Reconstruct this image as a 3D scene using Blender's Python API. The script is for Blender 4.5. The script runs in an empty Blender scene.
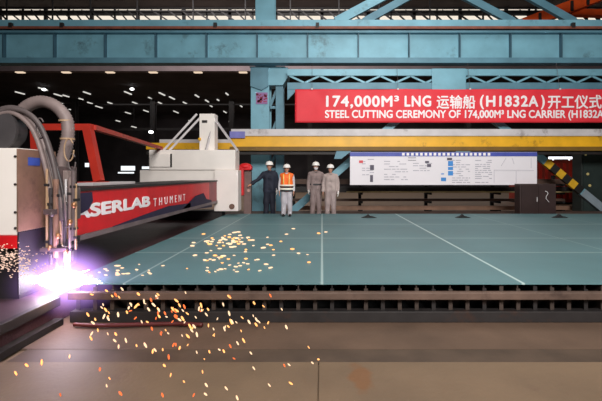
import bpy, bmesh, math, random
from mathutils import Vector, Matrix, noise
R = random.Random(7)
SC = bpy.context.scene
COL = SC.collection
PI = math.pi

# ------------------------------------------------------------------ camera
FP, CX, CY, HC = 400.0, 322.0, 174.0, 1.66      # focal length (px), axis pixel, eye height
cam = bpy.data.cameras.new('camera')
cam.sensor_width = 36.0
cam.lens = 36.0 * FP / 602.0
cam.shift_x = (301.0 - CX) / 602.0
cam.shift_y = -(200.5 - CY) / 602.0
cam.clip_end = 200
co = bpy.data.objects.new('camera', cam)
co.location = (0, 0, HC)
co.rotation_euler = (PI / 2, 0, 0)
COL.objects.link(co)
SC.camera = co

# ------------------------------------------------------------------ world, lights, exposure
w = bpy.data.worlds.new('world')
SC.world = w
w.use_nodes = True
w.node_tree.nodes['Background'].inputs[0].default_value = (0.75, 0.85, 1.0, 1)
w.node_tree.nodes['Background'].inputs[1].default_value = 0.05
SC.view_settings.view_transform = 'Standard'
SC.view_settings.look = 'None'
SC.view_settings.exposure = 0.0
SC.view_settings.gamma = 1.0
SC.view_settings.use_curve_mapping = False


def area(name, loc, target, sx, sy, power, col=(1, 1, 1), spread=180):
    l = bpy.data.lights.new(name, 'AREA')
    l.shape = 'RECTANGLE'
    l.size, l.size_y, l.energy, l.color = sx, sy, power, col
    l.spread = math.radians(spread)
    o = bpy.data.objects.new(name, l)
    o.location = loc
    d = Vector(target) - Vector(loc)
    o.rotation_euler = d.to_track_quat('-Z', 'Y').to_euler()
    COL.objects.link(o)


area('hall_lamps', (2.5, 8.5, 11.6), (2.0, 8.8, 0), 9, 5, 520, (1.0, 0.98, 0.95))
area('camera_side_lamps', (2.5, -5, 7.5), (2.5, 14, 3.6), 6, 3, 1450, (1.0, 0.97, 0.93), 130)
area('near_floor_fill', (1.0, 1.5, 9.0), (0.5, 2.5, 0), 6, 3, 75, (1.0, 0.93, 0.86), 110)  # unseen fill light added to brighten the near floor
area('header_fill', (-4, 20, 11.8), (-4, 26, 7), 14, 2, 1700, (1.0, 0.9, 0.88))  # unseen fill light added to bring up the header beam
area('far_bay_lamps', (0, 36, 8.3), (0, 36, 0), 40, 10, 1000, (1.0, 0.97, 0.95))


def point(name, loc, power, col, r):
    l = bpy.data.lights.new(name, 'POINT')
    l.energy, l.color, l.shadow_soft_size = power, col, r
    o = bpy.data.objects.new(name, l)
    o.location = loc
    COL.objects.link(o)


# ------------------------------------------------------------------ helpers
def P(px, py, Y):
    """world point at depth Y in front of the eye seen at the photograph's pixel"""
    k = Y / FP
    return Vector(((px - CX) * k, Y, HC + (CY - py) * k))


def lin(c):
    return tuple(((v / 255.0) / 12.92 if v <= 10 else (((v / 255.0) + 0.055) / 1.055) ** 2.4) for v in c) + (1.0,)


MATS = {}


def mat(name, rgb, rough=0.6, metal=0.0, var=0.12, scale=6.0, bump=0.0, bscale=40.0, rust=None, rust_amt=0.5):
    """principled surface whose colour wanders a little with 3-D noise"""
    if name in MATS:
        return MATS[name]
    m = bpy.data.materials.new(name)
    m.use_nodes = True
    nt = m.node_tree
    N, L = nt.nodes, nt.links
    b = N['Principled BSDF']
    b.inputs['Roughness'].default_value = rough
    b.inputs['Metallic'].default_value = metal
    c = lin(rgb)
    tc = N.new('ShaderNodeTexCoord')
    n = N.new('ShaderNodeTexNoise')
    n.inputs['Scale'].default_value = scale
    n.inputs['Detail'].default_value = 5
    L.new(tc.outputs['Object'], n.inputs['Vector'])
    r = N.new('ShaderNodeValToRGB')
    r.color_ramp.elements[0].position = 0.3
    r.color_ramp.elements[1].position = 0.72
    r.color_ramp.elements[0].color = tuple(v * (1 - var) for v in c[:3]) + (1,)
    r.color_ramp.elements[1].color = tuple(min(1, v * (1 + var)) for v in c[:3]) + (1,)
    L.new(n.outputs['Fac'], r.inputs['Fac'])
    out = r.outputs['Color']
    if rust:
        n2 = N.new('ShaderNodeTexNoise')
        n2.inputs['Scale'].default_value = scale * 0.6
        n2.inputs['Detail'].default_value = 8
        n2.inputs['Roughness'].default_value = 0.7
        L.new(tc.outputs['Object'], n2.inputs['Vector'])
        r2 = N.new('ShaderNodeValToRGB')
        r2.color_ramp.elements[0].position = 0.62 - 0.2 * rust_amt
        r2.color_ramp.elements[1].position = 0.78 - 0.2 * rust_amt
        L.new(n2.outputs['Fac'], r2.inputs['Fac'])
        mx = N.new('ShaderNodeMix')
        mx.data_type = 'RGBA'
        mx.inputs[7].default_value = lin(rust)
        L.new(r2.outputs['Color'], mx.inputs[0])
        L.new(out, mx.inputs[6])
        out = mx.outputs[2]
    L.new(out, b.inputs['Base Color'])
    if bump:
        n3 = N.new('ShaderNodeTexNoise')
        n3.inputs['Scale'].default_value = bscale
        L.new(tc.outputs['Object'], n3.inputs['Vector'])
        bp = N.new('ShaderNodeBump')
        bp.inputs['Strength'].default_value = bump
        bp.inputs['Distance'].default_value = 0.02
        L.new(n3.outputs['Fac'], bp.inputs['Height'])
        L.new(bp.outputs['Normal'], b.inputs['Normal'])
    MATS[name] = m
    return m


def emit(name, rgb, strength, sample=False):
    if name in MATS:
        return MATS[name]
    m = bpy.data.materials.new(name)
    m.use_nodes = True
    nt = m.node_tree
    nt.nodes.remove(nt.nodes['Principled BSDF'])
    e = nt.nodes.new('ShaderNodeEmission')
    e.inputs[0].default_value = lin(rgb)
    e.inputs[1].default_value = strength
    nt.links.new(e.outputs[0], nt.nodes['Material Output'].inputs['Surface'])
    if not sample:
        try:
            m.cycles.emission_sampling = 'NONE'
        except Exception:
            pass
    MATS[name] = m
    return m


class MB:
    """collects shapes, then links them as ONE mesh object"""

    def __init__(self):
        self.bm = bmesh.new()

    def box(self, x0, x1, y0, y1, z0, z1, bev=0.0):
        M = Matrix.Translation(((x0 + x1) / 2, (y0 + y1) / 2, (z0 + z1) / 2)) @ Matrix.Diagonal((abs(x1 - x0), abs(y1 - y0), abs(z1 - z0), 1))
        r = bmesh.ops.create_cube(self.bm, size=1.0, matrix=M)
        if bev:
            es = list({e for v in r['verts'] for e in v.link_edges})
            bmesh.ops.bevel(self.bm, geom=es, offset=bev, segments=2, affect='EDGES', profile=0.6)
        return self

    def beam(self, a, b, w, h, up=(0, 0, 1)):
        """square-section bar from a to b; w across, h along 'up'"""
        a, b = Vector(a), Vector(b)
        d = b - a
        zx = d.normalized()
        u = Vector(up)
        if abs(zx.dot(u)) > 0.98:
            u = Vector((0, 1, 0))
        s = zx.cross(u).normalized()
        t = s.cross(zx).normalized()
        M = Matrix((( zx.x * d.length, s.x * w, t.x * h, (a.x + b.x) / 2),
                    ( zx.y * d.length, s.y * w, t.y * h, (a.y + b.y) / 2),
                    ( zx.z * d.length, s.z * w, t.z * h, (a.z + b.z) / 2),
                    (0, 0, 0, 1)))
        bmesh.ops.create_cube(self.bm, size=1.0, matrix=M)
        return self

    def cyl(self, a, b, r0, r1=None, seg=16):
        a, b = Vector(a), Vector(b)
        d = b - a
        M = Matrix.Translation((a + b) / 2) @ d.to_track_quat('Z', 'Y').to_matrix().to_4x4()
        bmesh.ops.create_cone(self.bm, cap_ends=True, segments=seg, radius1=r0, radius2=r0 if r1 is None else r1, depth=d.length, matrix=M)
        return self

    def sph(self, c, r, sc=(1, 1, 1), seg=16, rot=None):
        M = Matrix.Translation(c)
        if rot is not None:
            M = M @ rot
        M = M @ Matrix.Diagonal((sc[0], sc[1], sc[2], 1))
        bmesh.ops.create_uvsphere(self.bm, u_segments=seg, v_segments=max(6, seg * 2 // 3), radius=r, matrix=M)
        return self

    def cap(self, a, ra, b, rb, seg=14):
        """tapered capsule"""
        self.sph(a, ra, seg=seg)
        self.sph(b, rb, seg=seg)
        if (Vector(b) - Vector(a)).length > 1e-5:
            self.cyl(a, b, ra, rb, seg)
        return self

    def tube(self, pts, r, seg=10, ridge=0.0, smooth=6):
        """tube along a Catmull-Rom path; ridge > 0 makes a corrugated duct"""
        pts = [Vector(p) for p in pts]
        path = []
        n = len(pts)
        for i in range(n - 1):
            p0, p1, p2, p3 = pts[max(i - 1, 0)], pts[i], pts[i + 1], pts[min(i + 2, n - 1)]
            for k in range(smooth):
                t = k / smooth
                path.append(0.5 * ((2 * p1) + (p2 - p0) * t + (2 * p0 - 5 * p1 + 4 * p2 - p3) * t * t + (3 * p1 - p0 - 3 * p2 + p3) * t ** 3))
        path.append(pts[-1])
        rings = []
        prev = None
        for i, p in enumerate(path):
            d = (path[min(i + 1, len(path) - 1)] - path[max(i - 1, 0)]).normalized()
            if prev is None:
                u = d.orthogonal().normalized()
            else:
                u = (prev - d * prev.dot(d)).normalized()
            prev = u
            v = d.cross(u)
            rr = r * (1 + (ridge if i % 2 else -ridge))
            rings.append([self.bm.verts.new(p + (u * math.cos(2 * PI * k / seg) + v * math.sin(2 * PI * k / seg)) * rr) for k in range(seg)])
        for A, B in zip(rings, rings[1:]):
            for k in range(seg):
                self.bm.faces.new((A[k], A[(k + 1) % seg], B[(k + 1) % seg], B[k]))
        self.bm.faces.new(rings[0][::-1])
        self.bm.faces.new(rings[-1])
        return self

    def prism(self, poly, y0, y1):
        """polygon in XZ extruded from y0 to y1"""
        a = [self.bm.verts.new((p[0], y0, p[1])) for p in poly]
        b = [self.bm.verts.new((p[0], y1, p[1])) for p in poly]
        n = len(poly)
        self.bm.faces.new(a)
        self.bm.faces.new(b[::-1])
        for i in range(n):
            self.bm.faces.new((a[i], b[i], b[(i + 1) % n], a[(i + 1) % n]))
        return self

    def prism_x(self, poly, x0, x1):
        """polygon in YZ extruded from x0 to x1"""
        a = [self.bm.verts.new((x0, p[0], p[1])) for p in poly]
        b = [self.bm.verts.new((x1, p[0], p[1])) for p in poly]
        n = len(poly)
        self.bm.faces.new(a)
        self.bm.faces.new(b[::-1])
        for i in range(n):
            self.bm.faces.new((a[i], b[i], b[(i + 1) % n], a[(i + 1) % n]))
        return self

    def lathe(self, prof, c, seg=24, sc=(1, 1)):
        c = Vector(c)
        rings = []
        for (r, z) in prof:
            rings.append([self.bm.verts.new(c + Vector((max(r, 1e-4) * math.cos(2 * PI * k / seg) * sc[0], max(r, 1e-4) * math.sin(2 * PI * k / seg) * sc[1], z))) for k in range(seg)])
        for A, B in zip(rings, rings[1:]):
            for k in range(seg):
                self.bm.faces.new((A[k], A[(k + 1) % seg], B[(k + 1) % seg], B[k]))
        self.bm.faces.new(rings[0][::-1])
        self.bm.faces.new(rings[-1])
        return self

    def mesh(self, name, smooth=False):
        bmesh.ops.recalc_face_normals(self.bm, faces=self.bm.faces[:])
        me = bpy.data.meshes.new(name)
        self.bm.to_mesh(me)
        self.bm.free()
        if smooth:
            for p in me.polygons:
                p.use_smooth = True
        return me

    def build(self, name, material, parent=None, smooth=False, bevel=0.0):
        me = self.mesh(name, smooth)
        me.materials.append(material)
        o = bpy.data.objects.new(name, me)
        COL.objects.link(o)
        if parent is not None:
            o.parent = parent
            o.matrix_parent_inverse = parent.matrix_basis.inverted()
        if bevel:
            md = o.modifiers.new('bevel', 'BEVEL')
            md.width = bevel
            md.segments = 2
            md.limit_method = 'ANGLE'
        return o


def tag(o, label=None, cat=None, group=None, kind=None):
    for k, v in (('label', label), ('category', cat), ('group', group), ('kind', kind)):
        if v:
            o[k] = v
    return o


def empty(name, loc, label=None, cat=None, group=None, kind=None):
    o = bpy.data.objects.new(name, None)
    o.location = loc
    o.empty_display_size = 0.2
    COL.objects.link(o)
    return tag(o, label, cat, group, kind)


def textmesh(body, bold=0.02, extrude=0.0, space=1.0):
    c = bpy.data.curves.new('lettering', 'FONT')
    c.body = body
    c.offset = bold
    c.extrude = extrude
    c.space_character = space
    o = bpy.data.objects.new('lettering', c)
    COL.objects.link(o)
    dg = bpy.context.evaluated_depsgraph_get()
    me = bpy.data.meshes.new_from_object(o.evaluated_get(dg))
    bpy.data.objects.remove(o)
    bpy.data.curves.remove(c)
    return me


def fit_text(name, body, material, parent, x0, x1, z0, z1, place, bold=0.02, space=1.0):
    """lettering scaled into the box x0..x1 by z0..z1; place(u, v, d) gives the world point"""
    me = textmesh(body, 0.0, 0.01, space)
    if bold > 0:                                   # heavier strokes: overlapping shifted copies
        tb = bmesh.new()
        for i_, (dx, dy) in enumerate(((0, 0), (bold, 0), (-bold, 0), (0, bold), (0, -bold), (bold * .7, bold * .7), (-bold * .7, -bold * .7))):
            m2 = me.copy()
            m2.transform(Matrix.Translation((dx, dy, i_ * .002)))
            tb.from_mesh(m2)
            bpy.data.meshes.remove(m2)
        tb.to_mesh(me)
        tb.free()
    xs = [v.co.x for v in me.vertices]
    ys = [v.co.y for v in me.vertices]
    a, b, c, d = min(xs), max(xs), min(ys), max(ys)
    for v in me.vertices:
        u = x0 + (v.co.x - a) / (b - a) * (x1 - x0)
        q = z0 + (v.co.y - c) / (d - c) * (z1 - z0)
        v.co = place(u, q, v.co.z * 0.2)
    me.materials.clear()
    me.materials.append(material)
    o = bpy.data.objects.new(name, me)
    COL.objects.link(o)
    o.parent = parent
    o.matrix_parent_inverse = parent.matrix_basis.inverted()
    return o


# ------------------------------------------------------------------ materials
BLUE = mat('blue_paint', (120, 172, 190), 0.45, 0.1, 0.12, 1.6, rust=(70, 90, 95), rust_amt=0.15)
BLUE_D = mat('blue_grey_paint', (92, 136, 154), 0.5, 0.1, 0.15, 2.0)
YELLOW = mat('yellow_paint', (238, 178, 34), 0.45, 0.0, 0.12, 2.0, rust=(120, 84, 30), rust_amt=0.1)
GREYW = mat('pale_grey_paint', (204, 198, 200), 0.5, 0.0, 0.12, 2.0, rust=(110, 95, 90), rust_amt=0.1)
WHITE = mat('white_paint', (244, 236, 230), 0.45, 0.0, 0.05, 2.0, rust=(170, 150, 135), rust_amt=-0.1)
RED = mat('red_paint', (214, 26, 34), 0.4, 0.0, 0.12, 3.0)
REDO = mat('orange_red_paint', (178, 44, 30), 0.45, 0.0, 0.15, 3.0, rust=(110, 40, 30), rust_amt=0.1)
NAVY = mat('navy_patch_tone', (40, 32, 62), 0.7, 0.0, 0.2, 5.0)
DARK = mat('dark_steel', (46, 42, 42), 0.55, 0.3, 0.25, 4.0, rust=(70, 46, 36), rust_amt=0.3)
BLACK = mat('black_steel', (20, 20, 21), 0.7, 0.1, 0.3, 2.0)
RUSTY = mat('rusty_steel', (112, 84, 70), 0.65, 0.2, 0.25, 3.0, bump=0.3, rust=(90, 50, 34), rust_amt=0.4)
BROWN = mat('brown_steel', (84, 62, 52), 0.65, 0.1, 0.3, 3.0, rust=(64, 40, 32), rust_amt=0.4)
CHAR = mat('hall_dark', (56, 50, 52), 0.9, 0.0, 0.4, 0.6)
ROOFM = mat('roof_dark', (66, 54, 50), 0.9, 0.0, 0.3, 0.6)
BANNER = mat('red_banner_cloth', (232, 48, 62), 0.6, 0.0, 0.06, 1.5, bump=0.25, bscale=3.0)
LETTER = mat('white_lettering', (250, 244, 246), 0.6, 0.0, 0.02)
DUCT = mat('grey_duct', (132, 116, 114), 0.55, 0.1, 0.15, 8.0)
HOSE = mat('hose_grey', (92, 82, 82), 0.5, 0.0, 0.2, 8.0)

# ------------------------------------------------------------------ the hall
def struct(mb, name, m, parent=None, **k):
    o = mb.build(name, m, parent, **k)
    if parent is None:
        o['kind'] = 'structure'
    return o


def floor_mat():
    m = mat('shop_floor', (112, 92, 72), 0.62, 0.0, 0.16, 1.3, bump=0.15, bscale=25, rust=(92, 70, 58), rust_amt=0.15)
    nt = m.node_tree
    N, L = nt.nodes, nt.links
    b = N['Principled BSDF']
    src = b.inputs['Base Color'].links[0].from_socket
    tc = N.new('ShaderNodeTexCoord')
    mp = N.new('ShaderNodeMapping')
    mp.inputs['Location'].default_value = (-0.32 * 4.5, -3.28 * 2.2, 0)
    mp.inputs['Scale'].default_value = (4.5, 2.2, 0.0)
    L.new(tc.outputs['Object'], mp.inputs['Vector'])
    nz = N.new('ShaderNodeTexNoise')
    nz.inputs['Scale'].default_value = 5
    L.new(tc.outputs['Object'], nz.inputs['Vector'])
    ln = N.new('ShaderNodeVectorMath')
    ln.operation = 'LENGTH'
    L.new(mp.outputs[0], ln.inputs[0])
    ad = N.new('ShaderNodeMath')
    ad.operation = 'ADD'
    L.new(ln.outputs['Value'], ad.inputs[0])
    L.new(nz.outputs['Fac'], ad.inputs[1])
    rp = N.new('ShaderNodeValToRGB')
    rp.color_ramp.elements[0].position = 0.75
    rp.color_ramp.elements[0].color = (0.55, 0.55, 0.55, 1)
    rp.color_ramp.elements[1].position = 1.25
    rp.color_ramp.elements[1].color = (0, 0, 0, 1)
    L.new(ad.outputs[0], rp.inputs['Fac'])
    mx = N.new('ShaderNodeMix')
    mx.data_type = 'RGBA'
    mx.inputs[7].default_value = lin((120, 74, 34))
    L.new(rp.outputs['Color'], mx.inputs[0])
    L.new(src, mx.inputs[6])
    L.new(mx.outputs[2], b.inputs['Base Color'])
    return m


f = MB()
f.box(-30, 30, -15, 46, -0.3, -0.03)                 # sub-floor
f.box(-30, -0.036, -15, 3.53, -0.03, 0.0)            # near slabs, open joints between them
f.box(-0.024, 30, -15, 3.53, -0.03, 0.0)
f.box(-30, 30, 4.66, 46, -0.03, -0.012)
struct(f, 'floor', floor_mat())
struct(MB().box(-2.8, 30, 3.54, 3.80, -0.03, -0.006), 'trim_2', mat('channel_steel', (82, 66, 54), .6, .1, .25, 3))
struct(MB().box(-30, 30, 3.825, 4.655, -0.03, -0.013), 'floor_strip', mat('floor_strip_brown', (94, 74, 60), .62, .0, .22, 1.5, bump=.15, bscale=25))
struct(MB().box(-14, 15, 12.62, 14.9, -0.012, 0.28, 0.01), 'floor_walkway', BROWN)
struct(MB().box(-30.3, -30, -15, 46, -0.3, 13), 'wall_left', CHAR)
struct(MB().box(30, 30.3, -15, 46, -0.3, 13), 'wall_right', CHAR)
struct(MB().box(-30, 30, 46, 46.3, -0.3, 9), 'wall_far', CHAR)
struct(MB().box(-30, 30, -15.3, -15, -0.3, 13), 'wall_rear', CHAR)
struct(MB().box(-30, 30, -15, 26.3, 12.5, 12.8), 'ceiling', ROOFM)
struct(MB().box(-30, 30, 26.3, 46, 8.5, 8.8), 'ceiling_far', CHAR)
h = MB()
h.box(-30, 30, 25.9, 26.3, 8.55, 11.45)
struct(h, 'wall_upper', CHAR)
struct(MB().box(-30, 30, 25.4, 25.9, 8.2, 8.62), 'trim_1', mat('header_grey', (96, 84, 86), 0.7, 0, 0.2, 1.0))

# clerestory windows above the header: daylight behind dirty panes
SKYPANE = emit('daylight_pane', (240, 228, 212), 1.1, True)
wi = 0
x = -24.0
while x < 24:
    wi += 1
    W = 3.0
    fr = MB()
    fr.box(x, x + W, 26.0, 26.25, 11.45, 11.5)
    fr.box(x, x + W, 26.0, 26.25, 12.0, 12.2)
    fr.box(x, x + W, 26.0, 26.25, 12.42, 12.5)
    fr.box(x, x + 0.1, 26.0, 26.25, 11.5, 12.42)
    fr.box(x + W - 0.1, x + W, 26.0, 26.25, 11.5, 12.42)
    fr.box(x + W / 2 - 0.04, x + W / 2 + 0.04, 26.0, 26.25, 11.5, 12.42)
    o = struct(fr, 'window_%d' % wi, BLACK)
    MB().box(x + 0.05, x + W - 0.05, 26.15, 26.2, 11.48, 12.44).build('pane', SKYPANE, o)
    x += W
# lit windows and doorway openings low in the far wall
FARPANE = emit('far_daylight', (235, 240, 245), 1.3)
for (p0, p1, q0, q1) in ((121, 135, 166, 170.5), (142, 150, 166.5, 169), (85, 89, 163, 167), (118, 134, 172, 173.5)):
    wi += 1
    a, b = P(p0, q1, 45.9), P(p1, q0, 45.9)
    o = struct(MB().box(a.x - .1, b.x + .1, 45.92, 46.0, a.z - .1, b.z + .1), 'window_%d' % wi, BLACK)
    MB().box(a.x, b.x, 45.88, 45.93, a.z, b.z).build('pane', FARPANE, o)

# roof truss in front of the clerestory
t = empty('roof_truss', (0, 24, 10.7), 'dark lattice roof truss silhouetted against the bright clerestory windows', 'truss')
MB().box(-22, 20, 23.9, 24.1, 10.62, 10.76).build('bottom_chord', BLACK, t)
MB().box(-22, 20, 23.9, 24.1, 11.38, 11.45).build('top_chord', BLACK, t)
MB().box(-22, 20, 23.9, 24.1, 12.36, 12.5).build('ridge_chord', BLACK, t)
x = -21.5
i = 0
while x < 19.0:
    ww = R.uniform(0.6, 1.3)
    b = MB()
    if i % 3 == 0:
        b.beam((x + ww, 24, 10.7), (x, 24, 11.5), 0.07, 0.09)
    else:
        b.beam((x, 24, 11.5), (x + ww, 24, 10.7), 0.06, 0.08)
    b.build('brace', BLACK, t)
    if i % 4 == 0:
        MB().beam((x, 24, 10.7), (x, 24, 12.4), 0.07, 0.07).build('post', BLACK, t)
    x += ww * 0.8
    i += 1

# lamps under the header and tube lights on the far bay's ceiling
WARM = emit('lamp_warm', (255, 226, 196), .9)
TUBE = emit('lamp_white', (250, 246, 238), .75)
for px in (20, 66, 110, 153, 198, 243):
    X = P(px, 69, 25.6).x
    o = MB().box(X - .26, X + .26, 25.5, 25.75, 8.13, 8.2, 0.02).build('header_lamp', WARM)
    tag(o, 'small warm lamp glowing under the grey header beam, one of an even row', 'lamp', 'lamps under the header beam')
lm = [(20, 93, 5), (43, 89, 5), (58, 95, 5), (66, 96, 4), (87, 93, 5), (128, 93, 6), (162, 94, 6), (172, 98, 6),
      (197, 96, 5), (227, 94, 4), (72, 110, 5), (99, 107, 6), (128, 113, 6), (146, 111, 6), (176, 112, 7), (207, 101, 5), (211, 106, 4),
      (225, 112, 6), (241, 106, 5), (277, 113, 5), (90, 103, 4), (110, 103, 4), (135, 103, 5), (160, 103, 4), (185, 103, 5), (60, 103, 4),
      (34, 103, 5), (118, 121, 4), (134, 127, 5), (190, 121, 4), (230, 122, 4), (252, 118, 3), (345, 84, 0), (48, 106, 5),
      (81, 99, 3), (150, 98, 3), (218, 100, 3), (270, 104, 3), (274, 96, 3)]
lm = [l for l in lm if l[2]]
for (px, py, n) in lm:
    Y = (8.42 - HC) * FP / (CY - py)
    if Y > 45:
        # lower hung in the far bay, on a rod from the ceiling
        Y = 45 - R.uniform(1, 5)
    c = P(px, py, Y)
    L_ = n * 0.20
    b = MB().box(c.x - .05, c.x + .05, c.y - L_ / 2, c.y + L_ / 2, c.z - .04, c.z + .04)
    o = b.build('tube_light', TUBE)
    if c.z < 8.38:
        MB().cyl((c.x, c.y, c.z + .04), (c.x, c.y, 8.5), .02, seg=6).build('rod', BLACK, o)
    else:
        MB().box(c.x - .1, c.x + .1, c.y - L_ / 2, c.y + L_ / 2, c.z + .04, 8.5).build('housing', BLACK, o)
    tag(o, 'small white tube light hanging in the dark far bay', 'light', 'tube lights in the far bay')
for (px, py, r, lab) in ((132, 89, .13, 'bright round lamp high in the far bay, above the white mast'), (44, 89.5, .13, 'bright round lamp high in the far bay, above the grey ducts'),
                         (151, 132, .17, 'brightest round lamp low in the dark bay, left of the white mast')):
    Y = 31 if py < 100 else 35
    c = P(px, py, Y)
    o = MB().sph(c, r, (1.3, 1, .8)).build('high_bay_lamp', emit('lamp_bright', (255, 255, 255), 3.0), smooth=True)
    MB().cyl((c.x, c.y, c.z + r * .7), (c.x, c.y, 8.48), .03, seg=8).build('rod', BLACK, o)
    tag(o, lab, 'lamp')
for X_ in (-22.7, -15.5, -8.3, -1.1, 13.4):
    o = MB().box(X_ - .2, X_ + .2, 36.5, 36.56, -.012, 8.5).box(X_ - .2, X_ + .2, 36.9, 36.96, -.012, 8.5).box(X_ - .04, X_ + .04, 36.56, 36.9, -.012, 8.5).build('far_column', DARK)
    tag(o, 'dark steel column standing deep in the far bay', 'column', 'columns in the far bay')
# dark cross beams low in the far bay
for (py, Y, tn, lab) in ((104, 37, .12, 'upper'), (128, 40, .25, 'lower')):
    z = P(0, py, Y).z
    o = MB().box(-29.9, 29.9, Y - .1, Y + .1, z - tn, z).build('crane_beam', DARK)
    tag(o, '%s dark horizontal crane beam crossing the far bay from wall to wall' % lab, 'beam')

# ------------------------------------------------------------------ blue column and runway girder
col = empty('steel_column', (-2.1, 15.6, 0), 'pale blue twin legged steel column standing behind the workers', 'column')
MB().box(-2.72, -2.02, 15.3, 15.36, 0, 5.7).box(-2.72, -2.02, 15.94, 16.0, 0, 5.7).box(-2.42, -2.32, 15.36, 15.94, 0, 5.7).build('front_leg', BLUE, col)
MB().box(-1.78, -1.5, 15.4, 15.46, 0, 5.2).box(-1.78, -1.5, 15.84, 15.9, 0, 5.2).box(-1.66, -1.62, 15.46, 15.84, 0, 5.2).build('rear_leg', BLUE_D, col)
for z in (0.7, 1.9, 3.1, 4.3):
    MB().beam((-2.02, 15.6, z), (-1.78, 15.6, z + .6), .06, .1).build('tie', BLUE_D, col)
    MB().box(-2.02, -1.78, 15.55, 15.65, z - .1, z).build('tie', BLUE_D, col)
MB().prism([(-2.05, 5.72), (-1.3, 5.72), (-1.3, 5.35), (-1.5, 5.05), (-2.05, 5.05)], 15.25, 15.95).build('bracket', BLUE, col)
MB().prism([(-2.72, 5.72), (-2.05, 5.72), (-2.05, 5.0), (-2.3, 4.85), (-2.72, 5.0)], 15.2, 15.3).build('gusset_plate', BLUE_D, col)
MB().box(-2.75, -1.4, 15.18, 16.0, 5.72, 5.745).build('cap_plate', BLUE_D, col)
MB().box(-2.62, -1.86, 15.75, 15.8, 5.75, 12.5).box(-2.62, -1.86, 16.1, 16.15, 5.75, 12.5).box(-2.3, -2.2, 15.8, 16.1, 5.75, 12.5).build('upper_post', BLUE, col)

g = empty('runway_girder', (0, 15, 5.75), 'long pale blue plate girder with ribs crossing the top of the hall', 'girder')
MB().box(-16, 17, 14.9, 14.93, 5.95, 7.0).build('web', BLUE, g)
MB().box(-16, 17, 14.72, 15.16, 5.75, 5.95, 0.01).build('bottom_flange', BLUE_D, g)
MB().box(-16, 17, 14.70, 15.5, 6.86, 6.94).build('top_flange', BLUE_D, g)
MB().box(-16, 17, 14.66, 14.72, 6.98, 7.08).box(-16, 17, 14.64, 14.68, 6.98, 7.02).build('conductor_rail', mat('rail_rust', (132, 74, 58), .6, .1, .3, 3), g)
MB().box(-16, 17, 14.78, 14.82, 7.1, 7.36).box(-16, 17, 14.78, 15.5, 7.09, 7.11).build('walkway_edge', BLUE, g)
x = (8 - CX) * .0375 - 1.875 * 2
while x < 16.9:
    MB().box(x - .02, x + .02, 14.74, 14.9, 5.95, 6.86).build('stiffener', mat('stiffener_blue', (60, 92, 108), .5, .1, .15, 2), g)
    if R.random() < .6:
        MB().box(x + .3, x + .42, 14.62, 14.72, 7.02, 7.2).build('rail_clamp', DARK, g)
    x += 1.875
for px in (249, 262):
    pass

lt = empty('roof_lattice', (0, 15.6, 7.3), 'blue diagonal lattice bracing standing on top of the runway girder', 'bracing')
for (a, b, m) in (((336, 22), (424, -25), BLUE), ((513, 22), (424, -25), BLUE_D), ((364, 22), (448, -25), BLUE_D), ((574, 22), (490, -25), BLUE_D),
                  ((120, 22), (32, -25), BLUE_D)):
    A, B = P(a[0], a[1], 15.62), P(b[0], b[1], 15.62)
    if a[0] == 120:
        continue
    MB().beam(A, B, .16, .34 if m is BLUE else .28).build('brace', m, lt)
    MB().box(A.x - .35, A.x + .35, 15.58, 15.66, 6.95, A.z + .1).build('gusset', BLUE_D, lt)
MB().box(-1.8, 17, 15.5, 15.7, 9.1, 9.4).build('top_chord', BLUE_D, lt)

tr = empty('walkway_truss', (0, 14.85, 5.2), 'shallow blue lattice truss running behind the top of the red banner', 'truss')
k = 14.85 / 400
za, zb, zc, zd = [HC + (CY - v) * k for v in (69.5, 76, 83, 89.5)]
MB().box(-1.28, 14, 14.78, 14.92, zb, za).build('top_chord', BLUE, tr)
MB().box(-1.28, 14, 14.78, 14.92, zd, zc).build('bottom_chord', BLUE_D, tr)
x = -1.2
i = 0
while x < 13.4:
    MB().beam((x, 14.85, zc if i % 2 else zb), (x + 0.56, 14.85, zb if i % 2 else zc), .06, .07).build('brace', BLUE, tr)
    x += 0.56
    i += 1
a, b = P(432, 90, 14.74), P(466, 68.5, 14.74)
MB().box(a.x, b.x, 14.73, 14.775, a.z, b.z, .02).build('gusset_plate', BLUE, tr)
MB().prism([(-1.28, zd), (-.9, zd), (-1.28, 4.4)], 14.8, 14.9).build('knee_brace', BLUE_D, tr)

kb = empty('inverted_brace', (4, 15.1, 0), 'blue inverted V brace with a striped right arm behind the white board', 'bracing')
for (p0, q0, p1, q1, m) in ((444, 80, 289, 214, BLUE), (445, 80, 609, 214, BLUE)):
    A, B = P(p0, q0, 15.1), P(p1, q1, 15.1)
    B = A + (B - A) * ((A.z + .0) / (A.z - B.z))
    lg = MB().beam(A, B, .14, .27).build('brace', m, kb)
    MB().box(B.x - .3, B.x + .3, 15.0, 15.2, -.012, .02).build('base_plate', BLUE_D, kb)
    if p1 > 500:
        tt = lambda px: (px - p0) / (p1 - p0) * (A.z - P(p1, q1, 15.1).z) / A.z
        MB().beam(A.lerp(B, tt(582)), A.lerp(B, .985), .15, .28).build('grey_sleeve', mat('grey_blue_leg', (136, 150, 160), .5, 0, .15, 3), lg)
        for j in range(6):
            MB().beam(A.lerp(B, tt(545 + j * 6)), A.lerp(B, tt(551 + j * 6)), .155, .285).build('hazard_stripe', mat('hazard_yellow', (226, 176, 40), .5) if j % 2 == 0 else mat('hazard_black', (24, 22, 20), .6), lg)

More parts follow.
